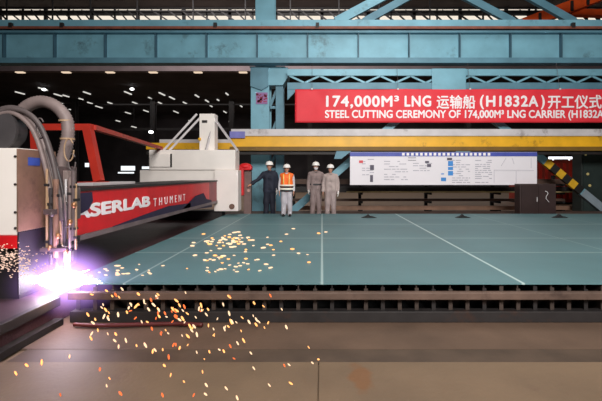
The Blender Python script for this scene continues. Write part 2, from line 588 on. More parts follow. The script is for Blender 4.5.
no = empty('notice', (-2.36, 15.28, 4.7), 'small purple and red notice taped to the blue column', 'sign')
a, b = P(256, 104, 15.28), P(267.5, 92.5, 15.28)
MB().box(a.x, b.x, 15.275, 15.29, a.z, b.z).build('sheet', mat('notice_sheet', (150, 110, 160), .6), no)
pr = MB()
for i in range(26):
    u, v, s = R.uniform(.1, .9), R.uniform(.1, .9), R.uniform(.02, .06)
    X, Z = a.x + (b.x - a.x) * u, a.z + (b.z - a.z) * v
    pr.box(max(a.x, X - s), min(b.x, X + s), 15.27, 15.274, max(a.z, Z - s * .7), min(b.z, Z + s * .7))
pr.build('print', mat('notice_print', (150, 40, 70), .6, var=.6, scale=9), no)

# orange crane part under the roof at the upper right
oc = empty('orange_crane_arm', (12, 20, 10), 'sloping orange crane arm under the roof at the upper right', 'crane')
ORANGE = mat('orange_paint', (232, 84, 26), .5, 0, .2, 2)
MB().beam(P(520, 26, 20), P(620, -12, 20), .5, .55).build('arm', ORANGE, oc)
MB().beam(P(548, 12, 20.4), P(610, 14, 20.4), .4, .3).build('side_arm', ORANGE, oc)
MB().box(11.2, 11.5, 19.9, 20.1, 9.3, 12.5).box(14.1, 14.4, 19.9, 20.1, 10.6, 12.5).build('hanger', DARK, oc)
for px in (540, 556, 572, 588):
    A = P(px, 18 - (px - 540) * .38, 19.7)
    MB().box(A.x - .06, A.x + .06, 19.66, 19.72, A.z - .25, A.z + .25).build('rib', DARK, oc)

# ------------------------------------------------------------------ yellow gantry crane, board, banner
cr = empty('yellow_crane', (0, 14.05, 0), 'yellow crane beam with pale top edge spanning the hall behind the plate', 'crane')
k = 14 / 400
zz = lambda y: HC + (CY - y) * k
XL = (147 - CX) * k
MB().box((231 - CX) * k, 14, 13.9, 14.2, zz(147), zz(136.5), .01).build('main_beam', YELLOW, cr)
MB().box(XL, (231 - CX) * k, 13.92, 14.18, zz(149.5), zz(143), .01).build('end_beam', YELLOW, cr)
MB().box((232 - CX) * k, 14, 13.84, 14.26, zz(136.4), zz(129.5), .01).build('top_rail', GREYW, cr)
MB().box((160 - CX) * k, (231 - CX) * k, 13.95, 14.15, zz(142.9), zz(139.5)).build('end_rail', GREYW, cr)
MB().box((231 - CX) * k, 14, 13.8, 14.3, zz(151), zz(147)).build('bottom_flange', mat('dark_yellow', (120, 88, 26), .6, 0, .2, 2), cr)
MB().box(XL, 14, 13.95, 14.15, zz(154.5), zz(151.4)).build('festoon_track', DARK, cr)
MB().box((231 - CX) * k, (246 - CX) * k, 13.8, 13.83, zz(138.5), zz(132)).build('name_plate', mat('purple_blue', (120, 120, 190), .5), cr)
for X_ in (-4.8, 13.5):
    MB().box(X_ - .12, X_ + .12, 13.95, 14.15, .281, zz(154.5)).build('support_post', YELLOW, cr)
for px in (345, 463):
    a, b = P(px - 11, 159, 14.05), P(px + 9, 149, 14.05)
    MB().prism([(a.x, a.z), (a.x + .25, a.z), (b.x, b.z), (a.x + .1, b.z)], 13.85, 13.94).build('bracket', BLUE_D, cr)

bo = empty('info_board', (4, 13.6, 1.3), 'long white project board with a blue header hanging below the yellow beam', 'board')
k = 13.6 / 400
X = lambda px: (px - CX) * k
Z = lambda py: HC + (CY - py) * k
MB().box(X(350), X(537), 13.6, 13.63, Z(185), Z(152), .005).build('panel', mat('board_white', (236, 230, 236), .5, 0, .03, 1), bo)
MB().box(X(350), X(537), 13.59, 13.598, Z(156.3), Z(152.2)).build('header_strip', mat('board_blue', (70, 82, 170), .5), bo)
pm = MB()
x = 402.0
while x < 489:
    pm.box(X(x), X(x + 2.6), 13.585, 13.589, Z(155.6), Z(152.9))
    x += 4.5
pm.build('header_lettering', LETTER, bo)
pm = MB()
for (cx0, cx1, cy0, cy1, st) in ((362, 374, 159, 176, 2.2), (384, 408, 161, 181, 2.6), (413, 432, 163, 172, 2.4), (452, 470, 160, 182, 2.2), (475, 492, 160, 184, 2.0)):
    y = cy0
    while y < cy1:
        x = cx0
        while x < cx1 - 1:
            l = R.uniform(2, 7)
            if R.random() < .75:
                pm.box(X(x), X(min(x + l, cx1)), 13.594, 13.599, Z(y + .7), Z(y))
            x += l + 1
        y += st
pm.build('printed_text', mat('print_grey', (176, 172, 184), .6), bo)
pm = MB()
for (p, q, s, t_) in ((370, 165, 4, 5), (370, 175, 3, 7), (425, 161, 4, 2), (447, 157.8, 5, 2.5), (408, 157.6, 8, .5), (408, 160, 8, .5), (427, 164, 4, 3)):
    pm.box(X(p), X(p + s), 13.593, 13.599, Z(q + t_), Z(q))
pm.build('printed_marks', mat('print_dark', (90, 84, 100), .6), bo)
pm = MB()
for (p, q, s, t_) in ((448, 161, 5, 5), (448, 167, 5, 3), (448, 171, 5, 4.5), (441, 177.5, 5, 3.6), (441, 173.4, 3, 1)):
    pm.box(X(p), X(p + s), 13.592, 13.599, Z(q + t_), Z(q))
pm.build('blue_blocks', mat('print_blue', (60, 140, 214), .5), bo)
pm = MB()
pm.box(X(359), X(363), 13.592, 13.599, Z(163), Z(160.4))
pm.build('red_mark', mat('print_red', (214, 60, 70), .5), bo)
pm = MB()
for (a, b) in (((506, 158), (501, 166)), ((512, 158), (514, 164)), ((494, 170), (534, 170.4)), ((494, 170), (494, 183)), ((516, 171), (516, 183)), ((531, 158), (531, 168))):
    pm.beam((X(a[0]), 13.597, Z(a[1])), (X(b[0]), 13.597, Z(b[1])), .008, .02, up=(0, 1, 0))
pm.build('drawing_lines', MATS['print_grey'], bo)
for px in (352, 463, 533):
    MB().box(X(px) - .03, X(px) + .03, 13.63, 13.66, Z(158), 2.36).beam((X(px), 13.65, 2.34), (X(px), 13.95, 2.345), .05, .03).build('hanger', BLUE_D, bo)

ba = empty('red_banner', (0, 14.5, 3.5), 'long red cloth banner with white Chinese and English lettering', 'banner')
k = 14.5 / 400
BX0, BX1, BZ0, BZ1 = (295 - CX) * k, (640 - CX) * k, HC + (CY - 122.6) * k, HC + (CY - 89) * k
wave = lambda u, v: .012 * math.sin(u * 2.1 + v * .7) + .010 * math.sin(u * 5.3 - v * 2.2) + .02 * math.exp(-((u - BX0 - .7 - (BZ1 - v) * .8) ** 2) / .05)
bm = bmesh.new()
nx, nz = 150, 16
gv = {}
for s, off in ((0, 0.0), (1, .006)):
    for i in range(nx + 1):
        for j in range(nz + 1):
            u = BX0 + (BX1 - BX0) * i / nx
            sag = .03 * abs(math.sin(u * 1.05))
            v = BZ0 + (BZ1 - BZ0) * j / nz
            gv[s, i, j] = bm.verts.new((u, 14.5 + wave(u, v) + off, v - sag * (j / nz) * .6))
for i in range(nx):
    for j in range(nz):
        bm.faces.new([gv[0, i, j], gv[0, i + 1, j], gv[0, i + 1, j + 1], gv[0, i, j + 1]])
        bm.faces.new([gv[1, i, j], gv[1, i, j + 1], gv[1, i + 1, j + 1], gv[1, i + 1, j]])
for i in range(nx):
    for j in (0, nz):
        bm.faces.new([gv[0, i, j], gv[1, i, j], gv[1, i + 1, j], gv[0, i + 1, j]])
for j in range(nz):
    for i in (0, nx):
        bm.faces.new([gv[0, i, j], gv[0, i, j + 1], gv[1, i, j + 1], gv[1, i, j]])
mb = MB()
mb.bm.free()
mb.bm = bm
mb.build('cloth', BANNER, ba, smooth=True)
pl = lambda u, v, d: Vector((u, 14.495 + wave(u, v) - d, v))
q = lambda px, py: ((px - CX) * k, HC + (CY - py) * k)
for (txt, p0, p1, y0, y1, bd) in (('174,000M', 326, 392.5, 95.6, 108.6, .032), ('\u00b3', 394, 399, 95.6, 101.5, .02), ('LNG', 404.5, 431, 95.6, 106.9, .032), ('\u8fd0\u8f93\u8239', 436.5, 475.5, 95, 108.8, .02),
                              ('(', 480, 484, 94.8, 109.4, .03), ('H1832A', 486, 538.5, 95.6, 106.9, .032), (')', 541, 545, 94.8, 109.4, .03), ('\u5f00\u5de5\u4eea\u5f0f', 548, 601.5, 95, 108.8, .02)):
    fit_text('title_lettering', txt, LETTER, ba, q(p0, 0)[0], q(p1, 0)[0], q(0, y1)[1], q(0, y0)[1], pl, bd, 1.12 if txt[0] in '1LH' else 1.0)
fit_text('subtitle_lettering', 'STEEL CUTTING CEREMONY OF 174,000M\u00b3 LNG CARRIER (H1832A)', LETTER, ba, q(325, 0)[0], q(606, 0)[0], q(0, 120.5)[1], q(0, 110)[1], pl, .028)
for px in (312, 398, 470, 560, 636):
    A = Vector(((px - CX) * k, 14.503, BZ1 - .02))
    MB().cyl(A, (A.x, 14.73, 5.74), .006, seg=6).build('tie_rope', HOSE, ba)
    MB().box(A.x - .03, A.x + .03, 14.48, 14.50, A.z - .01, A.z + .05).build('clip', GREYW, ba)

# ------------------------------------------------------------------ racks and clutter behind the plate
rk = empty('steel_rack', (3.5, 16.6, 0), 'low dark storage rack behind the plate below the white board', 'rack')
for X_ in (-1.2, 1.6, 4.4, 7.2, 9.8):
    MB().box(X_ - .06, X_ + .06, 16.9, 17.02, -.012, 1.6).build('post', BLACK, rk)
    for z in (.2, .55, .9, 1.25):
        MB().box(X_ - .05, X_ + .05, 16.2, 16.9, z - .08, z).build('arm', BLACK, rk)
TAN = mat('tan_steel', (146, 112, 92), .6, .1, .25, 2)
PALE = mat('pale_yellow_steel', (190, 170, 120), .6, .1, .25, 2)
for (y0, dz, z, x0, x1, m, lab) in (
        (16.25, .16, .2, -1.6, 10.4, TAN, 'tan steel bar lying lowest at the front of the rack'),
        (16.55, .12, .2, -1.4, 10.0, BROWN, 'dark brown steel bar lying low and rearmost on the rack'),
        (16.28, .10, .55, -1.3, 9.9, BROWN, 'brown steel bar on the second arm of the rack'),
        (16.25, .05, .9, 1.0, 10.2, PALE, 'thin pale yellow steel bar on the third arm of the rack'),
        (16.55, .22, .9, -1.6, 10.4, DARK, 'thick dark steel section on the third arm of the rack'),
        (16.3, .2, 1.25, -1.6, 10.4, BROWN, 'brown steel section on the topmost arm of the rack')):
    o = MB().box(x0, x1, y0, y0 + .2, z + .002, z + .002 + dz, .008).build('steel_bar', m)
    tag(o, lab, 'steel bar', 'bars on the storage rack')
# dark brown cabinet below the board's right end
cb = empty('brown_cabinet', (7.1, 13.4, .28), 'dark brown steel cabinet below the right end of the white board', 'cabinet')
k = 13.2 / 400
a, b = P(520, 215, 13.2), P(556, 184, 13.2)
MB().box(a.x, b.x, 13.2, 13.58, .282, b.z, .01).build('body', mat('cab_brown', (54, 36, 34), .55, 0, .2, 3), cb)
d = MB().box(a.x + .04, (a.x + b.x) / 2 - .01, 13.18, 13.199, .34, b.z - .05).build('door', mat('cab_brown2', (50, 33, 32), .5, 0, .2, 3), cb)
MB().box((a.x + b.x) / 2 - .06, (a.x + b.x) / 2 - .04, 13.15, 13.18, .75, .9).build('handle', GREYW, d)
d = MB().box((a.x + b.x) / 2 + .01, b.x - .04, 13.18, 13.199, .34, b.z - .05).build('door', MATS['cab_brown2'], cb)
MB().tube([P(545, 191, 13.15), P(548, 193, 13.12), P(546, 198, 13.15), P(549, 202, 13.17)], .012, smooth=4).build('cable', GREYW, cb)
# red machine and lamp further back at the right
rm = empty('red_container', (12.8, 22, 0), 'orange red steel container behind the yellow and black striped brace', 'container')
MB().box(11.4, 14.6, 22, 24.4, .1, 2.42, .02).build('shell', mat('container_red', (150, 50, 34), .55, 0, .2, 1.5), rm)
for i in range(9):
    MB().box(11.6 + i * .33, 11.75 + i * .33, 21.94, 21.999, .3, 2.25).build('rib', REDO, rm)
for X_ in (11.5, 14.4):
    MB().box(X_ - .1, X_ + .1, 22, 24.4, -.012, .1).build('skid', DARK, rm)
o = MB().box(12.7, 14.1, 22.3, 22.45, 2.5, 2.62).box(12.9, 12.95, 22.35, 22.4, 2.42, 2.5).box(13.8, 13.85, 22.35, 22.4, 2.42, 2.5).build('strip_lamp', emit('lamp_strip', (245, 248, 255), 2.5))
tag(o, 'glowing white strip lamp on top of the red container', 'lamp')
dc = empty('green_control_cabinet', (10.6, 15.2, 0), 'tall dark green control cabinet behind the striped brace at the right edge', 'cabinet')
a, b = P(582, 0, 15.2), P(640, 151, 15.2)
MB().box(a.x, b.x, 15.22, 15.8, -.01, b.z, .015).build('body', mat('dark_green', (34, 44, 42), .5, 0, .25, 2), dc)
MB().box(a.x + .06, (a.x + b.x) / 2 - .02, 15.2, 15.219, .1, b.z - .1).build('door', mat('dark_green2', (38, 50, 48), .5, 0, .25, 2), dc)
MB().box((a.x + b.x) / 2 + .02, b.x - .06, 15.2, 15.219, .1, b.z - .1).build('door', MATS['dark_green2'], dc)
for (px, py) in ((586, 154), (588, 174), (590, 185.5)):
    c = P(px, py, 15.18)
    MB().cyl(c, c + Vector((0, .02, 0)), .05, seg=12).build('indicator_lamp', emit('indicator', (200, 180, 120), .5), dc)

# ------------------------------------------------------------------ cutting bed with the steel plate
bed = empty('cutting_bed', (3, 8.5, 0), 'dark slatted steel cutting bed carrying the green plate', 'bed')
MB().box(-2.84, 10.2, 4.46, 4.54, .255, .335, .008).build('front_rail', mat('rail_brown', (96, 76, 66), .6, .1, .3, 3, bump=.2, rust=(60, 44, 38), rust_amt=.4), bed)
MB().box(-2.84, 10.2, 4.5, 4.62, -.012, .112, .008).build('lower_beam', DARK, bed)
MB().box(-2.84, 10.2, 12.44, 12.56, -.012, .25).build('rear_beam', DARK, bed)
MB().box(-2.84, 10.2, 4.6, 12.4, -.012, .02).build('slag_tray', BLACK, bed)
MB().box(10.2, 10.3, 4.46, 12.56, -.012, .36).build('end_frame', DARK, bed)
x = -2.78
n = 0
while x < 10.15:
    h = .395 + R.uniform(-.012, .005)
    MB().box(x - .006, x + .006, 4.58, 12.4, .022, h).box(x - .022, x + .022, 4.56, 4.58, .10, .36 + R.uniform(-.02, .02)).build('slat', mat('slat_brown', (62, 50, 44), .7, .1, .3, 3) if n % 3 else DARK, bed)
    x += .193
    n += 1


def plate_mat():
    m = mat('primed_plate', (88, 124, 129), 0.5, 0.0, 0.10, 0.7, bump=0.05, bscale=8)
    nt = m.node_tree
    N, L = nt.nodes, nt.links
    b = N['Principled BSDF']
    src = b.inputs['Base Color'].links[0].from_socket
    tc = N.new('ShaderNodeTexCoord')
    sep = N.new('ShaderNodeSeparateXYZ')
    L.new(tc.outputs['Object'], sep.inputs[0])

    def line(sock, pos, half, soft):
        s = N.new('ShaderNodeMath'); s.operation = 'SUBTRACT'; s.inputs[1].default_value = pos
        L.new(sock, s.inputs[0])
        a = N.new('ShaderNodeMath'); a.operation = 'ABSOLUTE'
        L.new(s.outputs[0], a.inputs[0])
        r = N.new('ShaderNodeMapRange')
        r.inputs[1].default_value = half; r.inputs[2].default_value = half + soft
        r.inputs[3].default_value = 1; r.inputs[4].default_value = 0
        L.new(a.outputs[0], r.inputs[0])
        return r.outputs[0]
    acc = None
    # chalked layout lines; slanted ones drift slightly in x with depth
    for (axis, pos, half, st) in ((0, 0.0, .010, .55), (0, 2.29, .012, .8), (0, 4.6, .008, .3), (0, 6.9, .008, .3), (0, -2.25, .010, .45),
                                  (1, 6.33, .012, .42), (1, 7.75, .014, .45), (1, 9.9, .02, .35), (1, 11.3, .02, .2)):
        o = line(sep.outputs[axis], pos, half, half)
        mu = N.new('ShaderNodeMath'); mu.operation = 'MULTIPLY'; mu.inputs[1].default_value = st
        L.new(o, mu.inputs[0])
        if acc is None:
            acc = mu.outputs[0]
        else:
            mxx = N.new('ShaderNodeMath'); mxx.operation = 'MAXIMUM'
            L.new(acc, mxx.inputs[0]); L.new(mu.outputs[0], mxx.inputs[1])
            acc = mxx.outputs[0]
    mx = N.new('ShaderNodeMix')
    mx.data_type = 'RGBA'
    mx.inputs[7].default_value = lin((190, 212, 210))
    L.new(acc, mx.inputs[0]); L.new(src, mx.inputs[6]); L.new(mx.outputs[2], b.inputs['Base Color'])
    return m


o = MB().box(-2.95, 10.1, 4.55, 12.5, .402, .418).build('steel_plate', plate_mat())
tag(o, 'large grey green primed steel plate with chalk layout lines on the cutting bed', 'steel plate')
for (px, lab) in ((369, 'small dark lifting clamp on the plate edge below the board\'s left end'), (463, 'small dark lifting clamp on the plate edge, middle of three'), (560, 'small dark lifting clamp on the plate edge near the brown cabinet')):
    c = P(px, 218, 11.36)
    o = MB().prism([(c.x - .22, .42), (c.x + .22, .42), (c.x + .1, .46), (c.x + .03, .47), (c.x - .02, .52), (c.x - .08, .47)], 11.3, 11.42).build('plate_clamp', BLACK)
    tag(o, lab, 'clamp')

# low trough beside the bed, running towards the eye under the gantry
tg = empty('slag_trough', (-4, 7, 0), 'low dark steel trough left of the cutting bed under the gantry', 'trough')
TROUGH = mat('trough_steel', (78, 50, 54), .5, .2, .3, 2, bump=.2, rust=(84, 44, 34), rust_amt=.3)
MB().box(-7, -2.97, 1.2, 12.5, .0, .29, .01).build('body', TROUGH, tg)
MB().box(-7, -2.96, 1.2, 4.44, .291, .30).build('cover_plate', mat('cover_purple_grey', (74, 56, 62), .5, .2, .3, 3), tg)
MB().box(-2.968, -2.9, 1.2, 4.44, .2, .30, .008).build('edge_angle', DARK, tg)
MB().box(-2.968, -2.87, 1.2, 4.44, -.01, .06).build('foot_rail', DARK, tg)

# ------------------------------------------------------------------ the plasma cutting gantry
gt = empty('cutting_gantry', (-3.6, 8, .3), 'red and white plasma cutting gantry standing over the left side of the plate', 'cutting machine')
bb = MB().box(-4.1, -3.12, 4.9, 11.81, .88, 1.44, .015).build('bridge_beam', mat('bridge_dark', (60, 50, 54), .5, .1, .2, 3), gt)
MB().box(-4.16, -3.08, 4.9, 11.81, 1.44, 1.475).build('top_rail', DARK, bb)
MB().box(-4.16, -3.08, 4.9, 11.8, .81, .878).build('lower_rail', mat('bridge_grey', (120, 104, 106), .5, .2, .25, 3), bb)
MB().box(-3.12, -3.10, 4.66, 11.0, .88, 1.438).build('red_panel', RED, bb)
MB().box(-3.12, -3.10, 11.0, 11.78, .88, 1.438).build('end_panel', mat('faded_red', (150, 60, 66), .5, 0, .2, 3), bb)
pm = lambda u, v, d: Vector((-3.097 + d, u, v))
# lettering on the bridge face: reads along +Y
Yof = lambda px: 3.1 * 400 / (CX - px)
fit_text('brand_lettering', 'LASERLAB', LETTER, bb, 4.70, Yof(150), 1.08, 1.27, pm, .045)
fit_text('model_lettering', 'THUMENT', LETTER, bb, Yof(153.5), Yof(185), 1.06, 1.21, pm, -.005, 1.9)


def face(poly, x0=-3.094, x1=-3.085):
    return MB().prism_x(poly, x0, x1)


def fp(px, py):
    Y = Yof(px)
    return (Y, HC + (CY - py) * Y / 400)


face([fp(70, 194), fp(91, 192), fp(92, 201), fp(88, 209), fp(81, 213), fp(74, 216), fp(70, 216)]).build('navy_patch', NAVY, bb)  # flat dark navy shapes laid on the red face
face([fp(195, 196), fp(203, 193), fp(206, 199), fp(211, 200), fp(211.5, 207), fp(180, 211), fp(186, 205)]).build('navy_patch', NAVY, bb)
face([fp(112, 226.5), fp(140, 216), fp(168, 206), fp(190, 203), fp(190, 209), fp(150, 219), fp(112, 231)]).build('navy_patch', NAVY, bb)

# far end carriage, white
rc = MB().box(-5.15, -2.58, 11.9, 12.5, 1.78, 2.38, .02).build('end_carriage', WHITE, gt)
MB().box(-5.45, -3.2, 11.96, 12.48, 1.0, 1.778, .02).build('lower_housing', WHITE, rc)
MB().box(-3.19, -2.48, 11.82, 12.3, .56, 1.776, .02).build('side_housing', mat('white_paint2', (242, 232, 226), .45, 0, .05, 2), rc)
MB().box(-5.1, -4.5, 11.84, 11.898, 1.87, 2.26, .01).build('door', WHITE, rc)
MB().box(-4.5, -4.46, 11.85, 11.898, 1.87, 2.26).build('door_shadow_gap', DARK, rc)
MB().box(-3.74, -3.28, 12.2, 12.6, 2.38, 3.5, .01).build('mast', WHITE, rc)
MB().box(-3.66, -3.5, 12.19, 12.2, 3.22, 3.3).build('mast_plate', DARK, rc)
MB().sph((-3.72, 12.15, 2.72), .05).build('beacon', YELLOW, rc, smooth=True)
for (a, b) in (((197, 114), (163, 151)), ((201, 117), (169, 151)), ((211, 114), (241, 151)), ((213, 122), (206, 151))):
    MB().beam(P(*a, 12.3), P(min(b[0], 238), b[1], 12.1), .05, .06).build('stay', GREYW, rc)
MB().box(-5.3, -3.0, 11.98, 12.4, .29, .56).build('base_beam', DARK, rc)
MB().cyl((-2.66, 11.78, .7), (-2.66, 11.82, .7), .08, seg=16).build('cable_gland', RUSTY, rc)
# near end carriage: white cabinet, rust-coloured side, red base
nc = MB().box(-6.2, -3.27, 4.3, 4.86, 1.0, 1.94, .012).build('near_cabinet', WHITE, gt)
MB().box(-3.268, -3.25, 4.28, 4.88, 1.04, 1.93).build('side_plate', mat('side_rust', (150, 116, 98), .5, .2, .3, 3, rust=(96, 70, 64), rust_amt=.4), nc)
MB().box(-6.2, -3.27, 4.285, 4.86, .86, .998, .006).build('red_base', RED, nc)
MB().box(-6.2, -3.3, 4.36, 4.8, .3, .858).build('undercarriage', DARK, nc)
a = 1.66
MB().box(-3.249, -3.243, 4.42, 4.60, 1.755, 1.845).build('blue_label', mat('label_blue', (60, 84, 170), .5), nc)
for z in (1.85, 1.55, 1.25, 1.08):
    MB().cyl((-3.29, 4.296, z), (-3.29, 4.283, z), .012, seg=10).build('bolt', DARK, nc)
# hose reel on the cabinet
MB().box(-3.268, -3.252, 4.29, 4.87, .36, 1.035).build('side_shade_panel', mat('side_shade_navy', (44, 38, 48), .55, .1, .2, 4), nc)  # dark panel paints the shade on the side's lower half
rl = MB().cyl((-3.75, 4.62, 2.17), (-3.75, 4.8, 2.17), .22, seg=32).build('hose_reel', mat('reel_dark', (56, 52, 54), .5, .1, .2, 4), nc)
MB().cyl((-3.75, 4.58, 2.17), (-3.75, 4.62, 2.17), .25, seg=32).build('reel_flange', mat('reel_grey', (72, 68, 70), .5, .1, .2, 4), rl)
MB().cyl((-3.75, 4.57, 2.17), (-3.75, 4.58, 2.17), .05, seg=20).build('reel_hub', DARK, rl)
# red cable frame standing on the bridge
cf = empty('cable_frame', (-4, 6.9, 1.475)); cf.parent = gt; cf.matrix_parent_inverse = gt.matrix_basis.inverted()
MB().beam(P(35, 127.3, 6.9), P(92, 127.3, 6.9), .12, .11).build('cross_bar', REDO, cf)
MB().beam(P(87.5, 126, 6.9), P(99, 181, 6.9), .13, .13).build('post', REDO, cf)
MB().beam(P(34.5, 126, 6.9), (P(38, 181, 6.9).x, 6.9, 1.1), .1, .1).build('post', REDO, cf)
MB().box(-4.13, -3.75, 6.75, 7.05, 1.476, 1.53).build('foot', REDO, cf)
MB().beam((-3.98, 6.95, 2.47), (-4.86, 12.0, 2.44), .11, .085).build('boom', REDO, cf)
MB().beam((-4.86, 12.0, 2.385), (-4.86, 12.0, 2.49), .12, .12).build('boom_foot', REDO, cf)
MB().beam((-4.13, 6.9, 1.2), (P(38, 181, 6.9).x, 6.9, 1.2), .1, .08).build('outrigger', REDO, cf)
# torch carriage on the bridge face
TX, TY = -3.03, 4.72
tc = MB().box(-3.084, -3.05, 4.62, 4.98, .55, 1.75, .01).build('torch_carriage', mat('carriage_grey', (98, 84, 84), .45, .3, .25, 5, rust=(120, 80, 60), rust_amt=.3), gt)
MB().box(-3.048, -2.99, 4.70, 4.82, .62, 1.70, .008).build('slide_rail', mat('slide_steel', (168, 150, 146), .35, .5, .15, 5), tc)
MB().box(-2.988, -2.93, 4.66, 4.86, 1.12, 1.5, .01).build('lift_motor', mat('motor_grey', (110, 98, 98), .45, .3, .2, 5), tc)
MB().box(-2.988, -2.95, 4.64, 4.88, .82, .9, .006).build('torch_clamp', DARK, tc)
MB().cyl((-3.0, TY, .56), (-3.0, TY, 1.1), .035, seg=16).cyl((-3.0, TY, .47), (-3.0, TY, .56), .016, .035, seg=16).build('torch', mat('torch_brass', (176, 128, 92), .35, .6, .2, 5), tc, smooth=False)
MB().box(-3.3, -3.05, 4.88, 4.98, 1.475, 1.56).build('saddle', DARK, tc)
MB().cyl((-2.985, 4.66, .6), (-2.985, 4.66, 1.6), .012, seg=8).build('gas_pipe', GREYW, tc)
for (px, r_, z0, z1, m_) in ((47, .014, .75, 1.72, 'hose_tan'), (51, .022, .62, 1.5, 'hose_dark'), (56, .03, .7, 1.6, 'side_rust'), (70, .016, .66, 1.62, 'slide_steel'), (73.5, .022, .9, 1.7, 'motor_grey'), (76, .012, .8, 1.55, 'hose_tan')):
    xx = P(px, 0, 4.58).x
    mm = MATS.get(m_) or mat(m_, {'hose_tan': (170, 140, 110), 'hose_dark': (60, 54, 56)}[m_], .5)
    MB().cyl((xx, 4.58, z0), (xx, 4.58, z1), r_, seg=12).build('supply_pipe', mm, tc)
    for zz_ in (z0 + .12, z1 - .2):
        MB().box(xx - r_ - .012, xx + r_ + .012, 4.56, 4.62, zz_, zz_ + .03, .004).build('pipe_clip', DARK, tc)
MB().box(-3.16, -3.02, 4.53, 4.62, 1.2, 1.26, .004).box(-3.20, -2.9, 4.53, 4.62, .78, .82, .004).build('pipe_bracket', MATS['carriage_grey'], tc)
for (px, py) in ((52, 214), (58, 236), (70, 222), (74, 205), (50, 248), (66, 252)):
    MB().sph(P(px, py, 4.55), .028, (1, 1, 1.3), 12).build('valve', MATS['torch_brass'] if px % 4 == 2 else MATS['motor_grey'], tc, smooth=True)
D = 4.78
MB().tube([P(x_, y_, D) for x_, y_ in ((18, 118), (23, 110), (31, 104), (41, 101.5), (52, 104), (61, 111), (67, 121), (68, 134), (66, 148), (62, 162), (60, 180), (60, 196))], .068, 14, .07, 9).build('extraction_duct', DUCT, tc, smooth=True)
for (dx, dy, D_, r_, m_) in ((0, 0, 4.66, .03, 'DUCT'), (4, -1.5, 4.6, .026, 'HOSE'), (-4, 2, 4.6, .026, 'DUCT'), (1.5, -3.5, 4.7, .022, 'HOSE'), (-2, 4.5, 4.66, .022, 'HOSE'), (6, 1.5, 4.66, .02, 'DUCT')):
    MB().tube([P(x_ + dx * min(1, max(0, (x_ + 5) / 30)), y_ + dy, D_) for x_, y_ in ((-14, 121), (0, 112.5), (12, 110.5), (24, 114.5), (34, 124), (41, 137), (46, 152), (50, 168), (53, 184), (56, 200), (58, 222))], r_, 10, .04, 9).build('hose_bundle', globals()[m_], tc, smooth=True)
for j in range(14):
    o_ = R.uniform(-6, 9)
    m = (HOSE, mat('hose_dark', (60, 54, 56), .5), mat('hose_tan', (170, 140, 110), .5), DUCT)[j % 4]
    pts = [P(14 + o_ * .4, 112 + o_ * .3, 4.7), P(30 + o_ * .5, 118, 4.68), P(42 + o_ * .7, 142, 4.66), P(50 + o_, 170, 4.6 + .03 * j), P(54 + o_ * 1.2, 195, 4.6), P(58 + o_ * .9, 222, 4.62), P(61 + o_ * .5, 246, 4.66)]
    MB().tube(pts, R.uniform(.009, .018), 8, 0, 6).build('hose', m, tc, smooth=True)
for (cx_, cy_, rr) in ((69, 150, 8), (72, 162, 6), (40, 128, 7), (66, 215, 9)):
    MB().tube([P(cx_ + rr * math.cos(a_) * .6, cy_ + rr * 1.4 * math.sin(a_), 4.62) for a_ in [i_ * 2 * PI / 10 for i_ in range(10)]], .008, 8, 0, 4).build('hose_loop', MATS['hose_tan'] if rr == 8 else HOSE, tc, smooth=True)
for (px, py, D_) in ((66, 121, 4.72), (67.5, 139, 4.7), (60, 176, 4.7)):
    c = P(px, py, D)
    MB().cyl((c.x, D, c.z - .01), (c.x, D, c.z + .01), .078, seg=20).build('duct_band', MATS['hose_tan'], tc)
MB().box(-3.9, -3.55, 6.2, 7.6, 1.476, 1.52, .006).build('cable_tray', GREYW, bb)

# plasma arc at the torch tip
ac = empty('plasma_arc', (-3.0, 4.68, .42), 'blinding violet white plasma arc under the torch at the plate\'s near left corner', 'plasma arc')
WH = emit('arc_white', (255, 244, 255), 30.0)
c = MB().sph((-2.96, 4.55, .46), .12, (2.3, .8, .9), 20)
for i in range(22):
    a_ = R.uniform(-PI, PI)
    l = R.uniform(.16, .42) * (1.4 if math.cos(a_) > .3 else .9)
    d = Vector((math.cos(a_) * l, R.uniform(-.12, .03), math.sin(a_) * l * .28))
    c.cyl(Vector((-2.96, 4.55, .46)), Vector((-2.96, 4.55, .46)) + d, .022, .002, 8)
c.build('core', WH, ac, smooth=True)
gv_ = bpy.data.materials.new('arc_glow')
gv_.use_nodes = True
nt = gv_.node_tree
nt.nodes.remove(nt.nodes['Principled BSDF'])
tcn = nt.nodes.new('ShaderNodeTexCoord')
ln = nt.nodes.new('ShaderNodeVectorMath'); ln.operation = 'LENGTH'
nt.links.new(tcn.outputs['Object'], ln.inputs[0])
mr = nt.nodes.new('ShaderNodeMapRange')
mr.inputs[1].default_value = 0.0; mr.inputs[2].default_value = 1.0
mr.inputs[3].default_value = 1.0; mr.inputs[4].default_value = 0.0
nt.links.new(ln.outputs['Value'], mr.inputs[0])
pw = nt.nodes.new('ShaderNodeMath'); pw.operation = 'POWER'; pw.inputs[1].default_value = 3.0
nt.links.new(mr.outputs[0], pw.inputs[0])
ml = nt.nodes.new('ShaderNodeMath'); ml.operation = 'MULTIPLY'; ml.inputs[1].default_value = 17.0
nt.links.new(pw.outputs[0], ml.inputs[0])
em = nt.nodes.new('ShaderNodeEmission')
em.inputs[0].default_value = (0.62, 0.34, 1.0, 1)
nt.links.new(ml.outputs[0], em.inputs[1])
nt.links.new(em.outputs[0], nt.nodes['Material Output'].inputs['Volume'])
go = MB().sph((0, 0, 0), 1.0, seg=24).build('glow', gv_, None, smooth=True)  # emissive volume put in for the bloom halo around the arc
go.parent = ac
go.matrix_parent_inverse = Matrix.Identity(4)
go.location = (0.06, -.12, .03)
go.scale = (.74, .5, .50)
point('arc_light', (-2.9, 4.42, .72), 14, (.72, .5, 1.0), .08)
point('arc_light_warm', (-2.8, 4.3, .35), 4, (1.0, .62, .35), .1)

